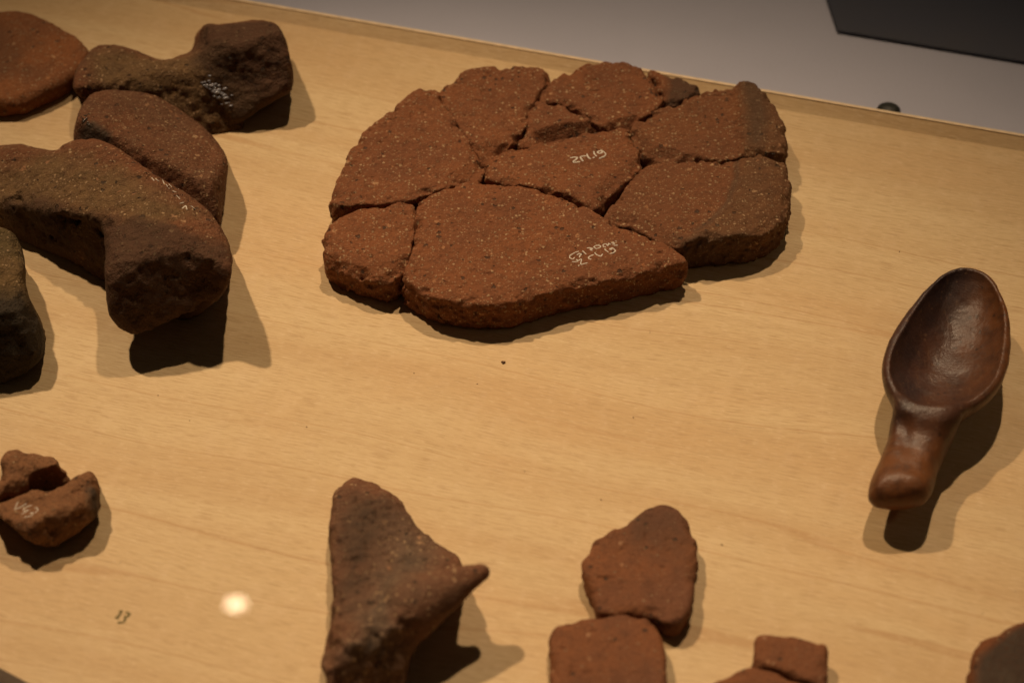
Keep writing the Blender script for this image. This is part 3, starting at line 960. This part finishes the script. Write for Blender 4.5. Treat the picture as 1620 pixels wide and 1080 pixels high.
# ------------------------------------------------------------------ clay spoon
def spoon_mat():
    t = NT('burnished_clay')
    co = t.n('ShaderNodeTexCoord').outputs['Object']
    big = t.noise(co, 45, 4, .6)
    mid_ = t.noise(co, 220, 4, .6)
    fine = t.noise(co, 900, 3, .6)
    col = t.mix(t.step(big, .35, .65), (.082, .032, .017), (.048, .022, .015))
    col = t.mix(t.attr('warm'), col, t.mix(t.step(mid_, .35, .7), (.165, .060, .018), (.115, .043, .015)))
    col = t.mix(t.math('MULTIPLY', t.attr('soot_shade'), .8), col, (.022, .017, .023))
    col = t.mix(t.math('MULTIPLY', t.step(mid_, .5, .72), .4), col, (.045, .020, .012))
    g, h = t.grains(co, 620, .16, .36)
    col = t.mix(t.math('MULTIPLY', g, .5), col, (.15, .08, .045))
    g, h = t.grains(co, 420, .12, .34)
    col = t.mix(t.math('MULTIPLY', g, .6), col, (.025, .014, .010))
    scr = t.n('ShaderNodeMapping')
    scr.inputs['Scale'].default_value = (900, 160, 400)
    scr.inputs['Rotation'].default_value = (0, 0, .5)
    t.set(scr.inputs[0], co)
    col = t.mix(t.math('MULTIPLY', t.step(t.noise(scr.outputs[0], 1.0, 3), .56, .72), .4), col, (.13, .066, .036))
    t.set(t.b.inputs['Base Color'], col)
    bm_ = t.n('ShaderNodeBump', i_Strength=.38, i_Distance=.0008)
    t.set(bm_.inputs['Height'], t.math('ADD', mid_, t.math('MULTIPLY', fine, .5)))
    t.set(t.b.inputs['Normal'], bm_.outputs[0])
    t.set(t.b.inputs['Roughness'], t.math('ADD', t.math('MULTIPLY', fine, .30), .28))
    t.b.inputs['Specular IOR Level'].default_value = .40
    return t.m


M_SPOON = spoon_mat()
ZR = 23.0
bowl_px = zpx([(440, 70), (470, 72), (500, 80), (530, 98), (555, 125), (575, 158), (592, 195), (605, 235), (613, 275), (615, 320), (612, 370), (604, 420), (590, 460), (570, 495), (540, 528), (500, 556), (455, 580), (400, 597), (340, 605), (285, 600), (240, 580), (205, 548), (180, 510), (165, 475), (158, 440), (160, 400), (172, 355), (190, 312), (212, 275), (238, 235), (265, 202), (295, 170), (325, 138), (355, 110), (390, 85), (415, 75)], 1320, 380, .463)
bw = PW(chaikin(bowl_px, 1), ZR)
sc = bw.mean(0)
hp = [P(*zpx([(300, 600)], 1320, 380, .463)[0], 17), P(*zpx([(268, 700)], 1320, 380, .463)[0], 19), P(*zpx([(236, 800)], 1320, 380, .463)[0], 19), P(*zpx([(226, 850)], 1320, 380, .463)[0], 18)]
hr = [13.0, 11.6, 12.0, 11.6]


HW = PW(chaikin(zpx([(205, 590), (190, 640), (165, 700), (137, 765), (116, 822), (116, 848), (140, 868), (200, 878), (262, 876), (322, 862), (344, 830), (362, 765), (384, 700), (425, 610), (330, 540)], 1320, 380, .463), 2), 19)
BC = sc + (np.array([hp[0][0], hp[0][1]]) - sc) * .12
HEND = PW(zpx([(228, 872)], 1320, 380, .463), 19)[0]
HLEN = np.linalg.norm(HEND - BC)
HA = (HEND - BC) / HLEN
ang_ = np.arctan2(bw[:, 1] - BC[1], bw[:, 0] - BC[0])
rad_ = np.hypot(bw[:, 0] - BC[0], bw[:, 1] - BC[1])
od = np.argsort(ang_)
TA = np.linspace(-math.pi, math.pi, 181)
RA = np.interp(TA, ang_[od], rad_[od], period=2 * math.pi)
RA = (np.roll(RA[:-1], 3) + np.roll(RA[:-1], 1) * 2 + RA[:-1] * 2 + np.roll(RA[:-1], -1) * 2 + np.roll(RA[:-1], -3)) / 8
RA = np.append(RA, RA[0])


def f_spoon(X):
    x, y, z = X[..., 0], X[..., 1], X[..., 2]
    dx, dy = x - BC[0], y - BC[1]
    r = np.hypot(dx, dy)
    RR = np.interp(np.arctan2(dy, dx), TA, RA)
    rho = r / RR
    zr = ZR + .35 * vnoise(X * np.array([1, 1, 0]), 18, 4) - 1.5 * np.clip(.35 - rho * 0, 0, 0)
    zlow = zr - 22.3 * np.clip(1 - rho ** 2.6, 0, 1) ** .62
    ri = r / (RR - 4.0)
    zin = zr - 13.2 * np.clip(1 - ri ** 2.3, 0, 1) ** .72
    side = (r - RR) * .93
    g = smax(side, (zlow - z) * .5, 2.0)
    bowl = smax(g, smax(z - zr, (z - zin) * .6, .5), 4.0)
    dh = polysdf(x, y, HW)
    along = ((x - BC[0]) * HA[0] + (y - BC[1]) * HA[1]) / HLEN          # 0 at the bowl's middle, 1 at the end
    across = (x - BC[0]) * -HA[1] + (y - BC[1]) * HA[0]
    th = 20.0 + 4.2 * np.clip((.70 - along) / .22, 0, 1) + 1.2 * np.clip((along - .62) / .3, 0, 1) - .012 * across ** 2 + 1.1 * np.exp(-((along - .92) / .06) ** 2)
    bh = 5.5 + 3.0 * np.clip((along - .6) / .4, 0, 1) + .010 * across ** 2
    hd = smax(smax(dh, z - th, 8.0), bh - z, 7.0)
    hd = smax(hd, RR - 2.0 - r, 2.0)
    s = smin(bowl, hd, 8.0)
    pit = P(*zpx([(243, 655)], 1320, 380, .463)[0], 22.6)
    s = smax(s, 2.2 - np.linalg.norm((X - pit) * np.array([1, .40, .8]), axis=-1), 3)
    return smax(s + .38 * fbm(X, 8, 3, 12), .2 - z, 1.0)


pts = np.concatenate([bw, [h_[:2] for h_ in hp]])
lo = np.append(pts.min(0) - 15, -2)
hi = np.append(pts.max(0) + 6, 31)
hpx = [(1360, 640), (1500, 640), (1500, 860), (1340, 860)]
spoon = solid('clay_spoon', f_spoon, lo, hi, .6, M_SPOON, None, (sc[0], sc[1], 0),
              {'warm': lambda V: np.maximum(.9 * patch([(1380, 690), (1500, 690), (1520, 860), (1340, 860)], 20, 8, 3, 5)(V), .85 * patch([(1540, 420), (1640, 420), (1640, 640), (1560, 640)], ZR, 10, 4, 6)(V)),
               'soot_shade': lambda V: .75 * patch([(1420, 500), (1450, 440), (1520, 410), (1545, 440), (1500, 480), (1450, 520), (1460, 620), (1420, 600)], 18, 5, 3, 5)(V)})  # dark bluish colour paints the shaded upper left wall of the bowl
tag(spoon, 'dark brown clay spoon with a deep egg shaped bowl and short stubby handle', 'spoon')

# ------------------------------------------------------------------ small print, crumbs, glass
num = strokes('number_label', [zpx(l, 160, 940, 80 / 1440) for l in (
    [(500, 480), (560, 470), (625, 475)], [(575, 480), (530, 560), (460, 660)], [(395, 640), (450, 660), (510, 685)],
    [(690, 500), (760, 510), (810, 560), (760, 620), (650, 640)], [(660, 650), (690, 700), (650, 770), (560, 800), (470, 795)])], None, M_INK, None, .56, .03, P(200, 975, 0), 0)
num.location = P(200, 975, 0) / 1000
tag(num, 'small printed olive number thirteen on the bare wood', 'number')

bmc = bmesh.new()
rr = random.Random(4)
for (u, v, r) in [(797, 573, .6), (795, 572, .45), (485, 675, .25), (755, 607, .2), (1002, 660, .22), (830, 745, .2), (250, 625, .22), (1142, 861, .3), (951, 790, .25), (1423, 398, .25), (300, 665, .2), (655, 590, .2)]:
    p = P(u, v, r * .5) / 1000
    bmesh.ops.create_icosphere(bmc, subdivisions=1, radius=r / 1000, matrix=Matrix.Translation(p) @ Matrix.Rotation(rr.random() * 3, 4, 'Z') @ Matrix.Diagonal((1.5, .8, .7, 1)))
me = bpy.data.meshes.new('crumbs')
bmc.to_mesh(me)
cr = link('crumbs', me, M_CRUMB)
tag(cr, 'tiny dark clay crumbs scattered over the bare wood', 'crumbs', kind='stuff')

# glass cover over the near corner of the case: it mirrors a ceiling spot
t = NT('clear_glass')
tr_ = t.n('ShaderNodeBsdfTransparent')
gl = t.n('ShaderNodeBsdfGlossy', i_Roughness=.0)
gl.inputs['Color'].default_value = (.05, .05, .05, 1)
ad = t.n('ShaderNodeAddShader')
t.t.links.new(tr_.outputs[0], ad.inputs[0])
t.t.links.new(gl.outputs[0], ad.inputs[1])
t.t.links.new(ad.outputs[0], t.out.inputs['Surface'])
M_GLASS = t.m
GZ = 300.0

ga, gb = P(-140, 1150, GZ), P(466, 886, GZ)
bmg = bmesh.new()
bmesh.ops.create_cube(bmg, size=1)
for v in bmg.verts:
    v.co = Vector(((gb[0] if v.co.x > 0 else ga[0] - 160) / 1000 - ga[0] / 1000, (gb[1] - ga[1] if v.co.y > 0 else -90) / 1000, .0 if v.co.z > 0 else -.004))
me = bpy.data.meshes.new('glass_cover')
bmg.to_mesh(me)
gc = link('glass_cover', me, M_GLASS, None, (ga[0] / 1000, ga[1] / 1000, GZ / 1000))
tag(gc, 'clear glass cover above the printed number, mirroring a round ceiling lamp', 'glass cover')
dd = FWD + RIGHT * ((373 - 810) / FPX) + UP * ((540 - 953) / FPX)
mir = np.array([CAM[0], CAM[1], 2 * GZ / 1000 - CAM[2]])
lamp = bpy.data.lights.new('ceiling_lamp', 'AREA')
lamp.shape, lamp.size, lamp.energy, lamp.color = 'DISK', .036, .058, (1, .78, .50)
lo_ = bpy.data.objects.new('ceiling_lamp', lamp)
COL.objects.link(lo_)
lo_.location = mir + np.array([dd[0], dd[1], -dd[2]]) * 4.0
lo_.rotation_euler = (R(20), 0, 0)
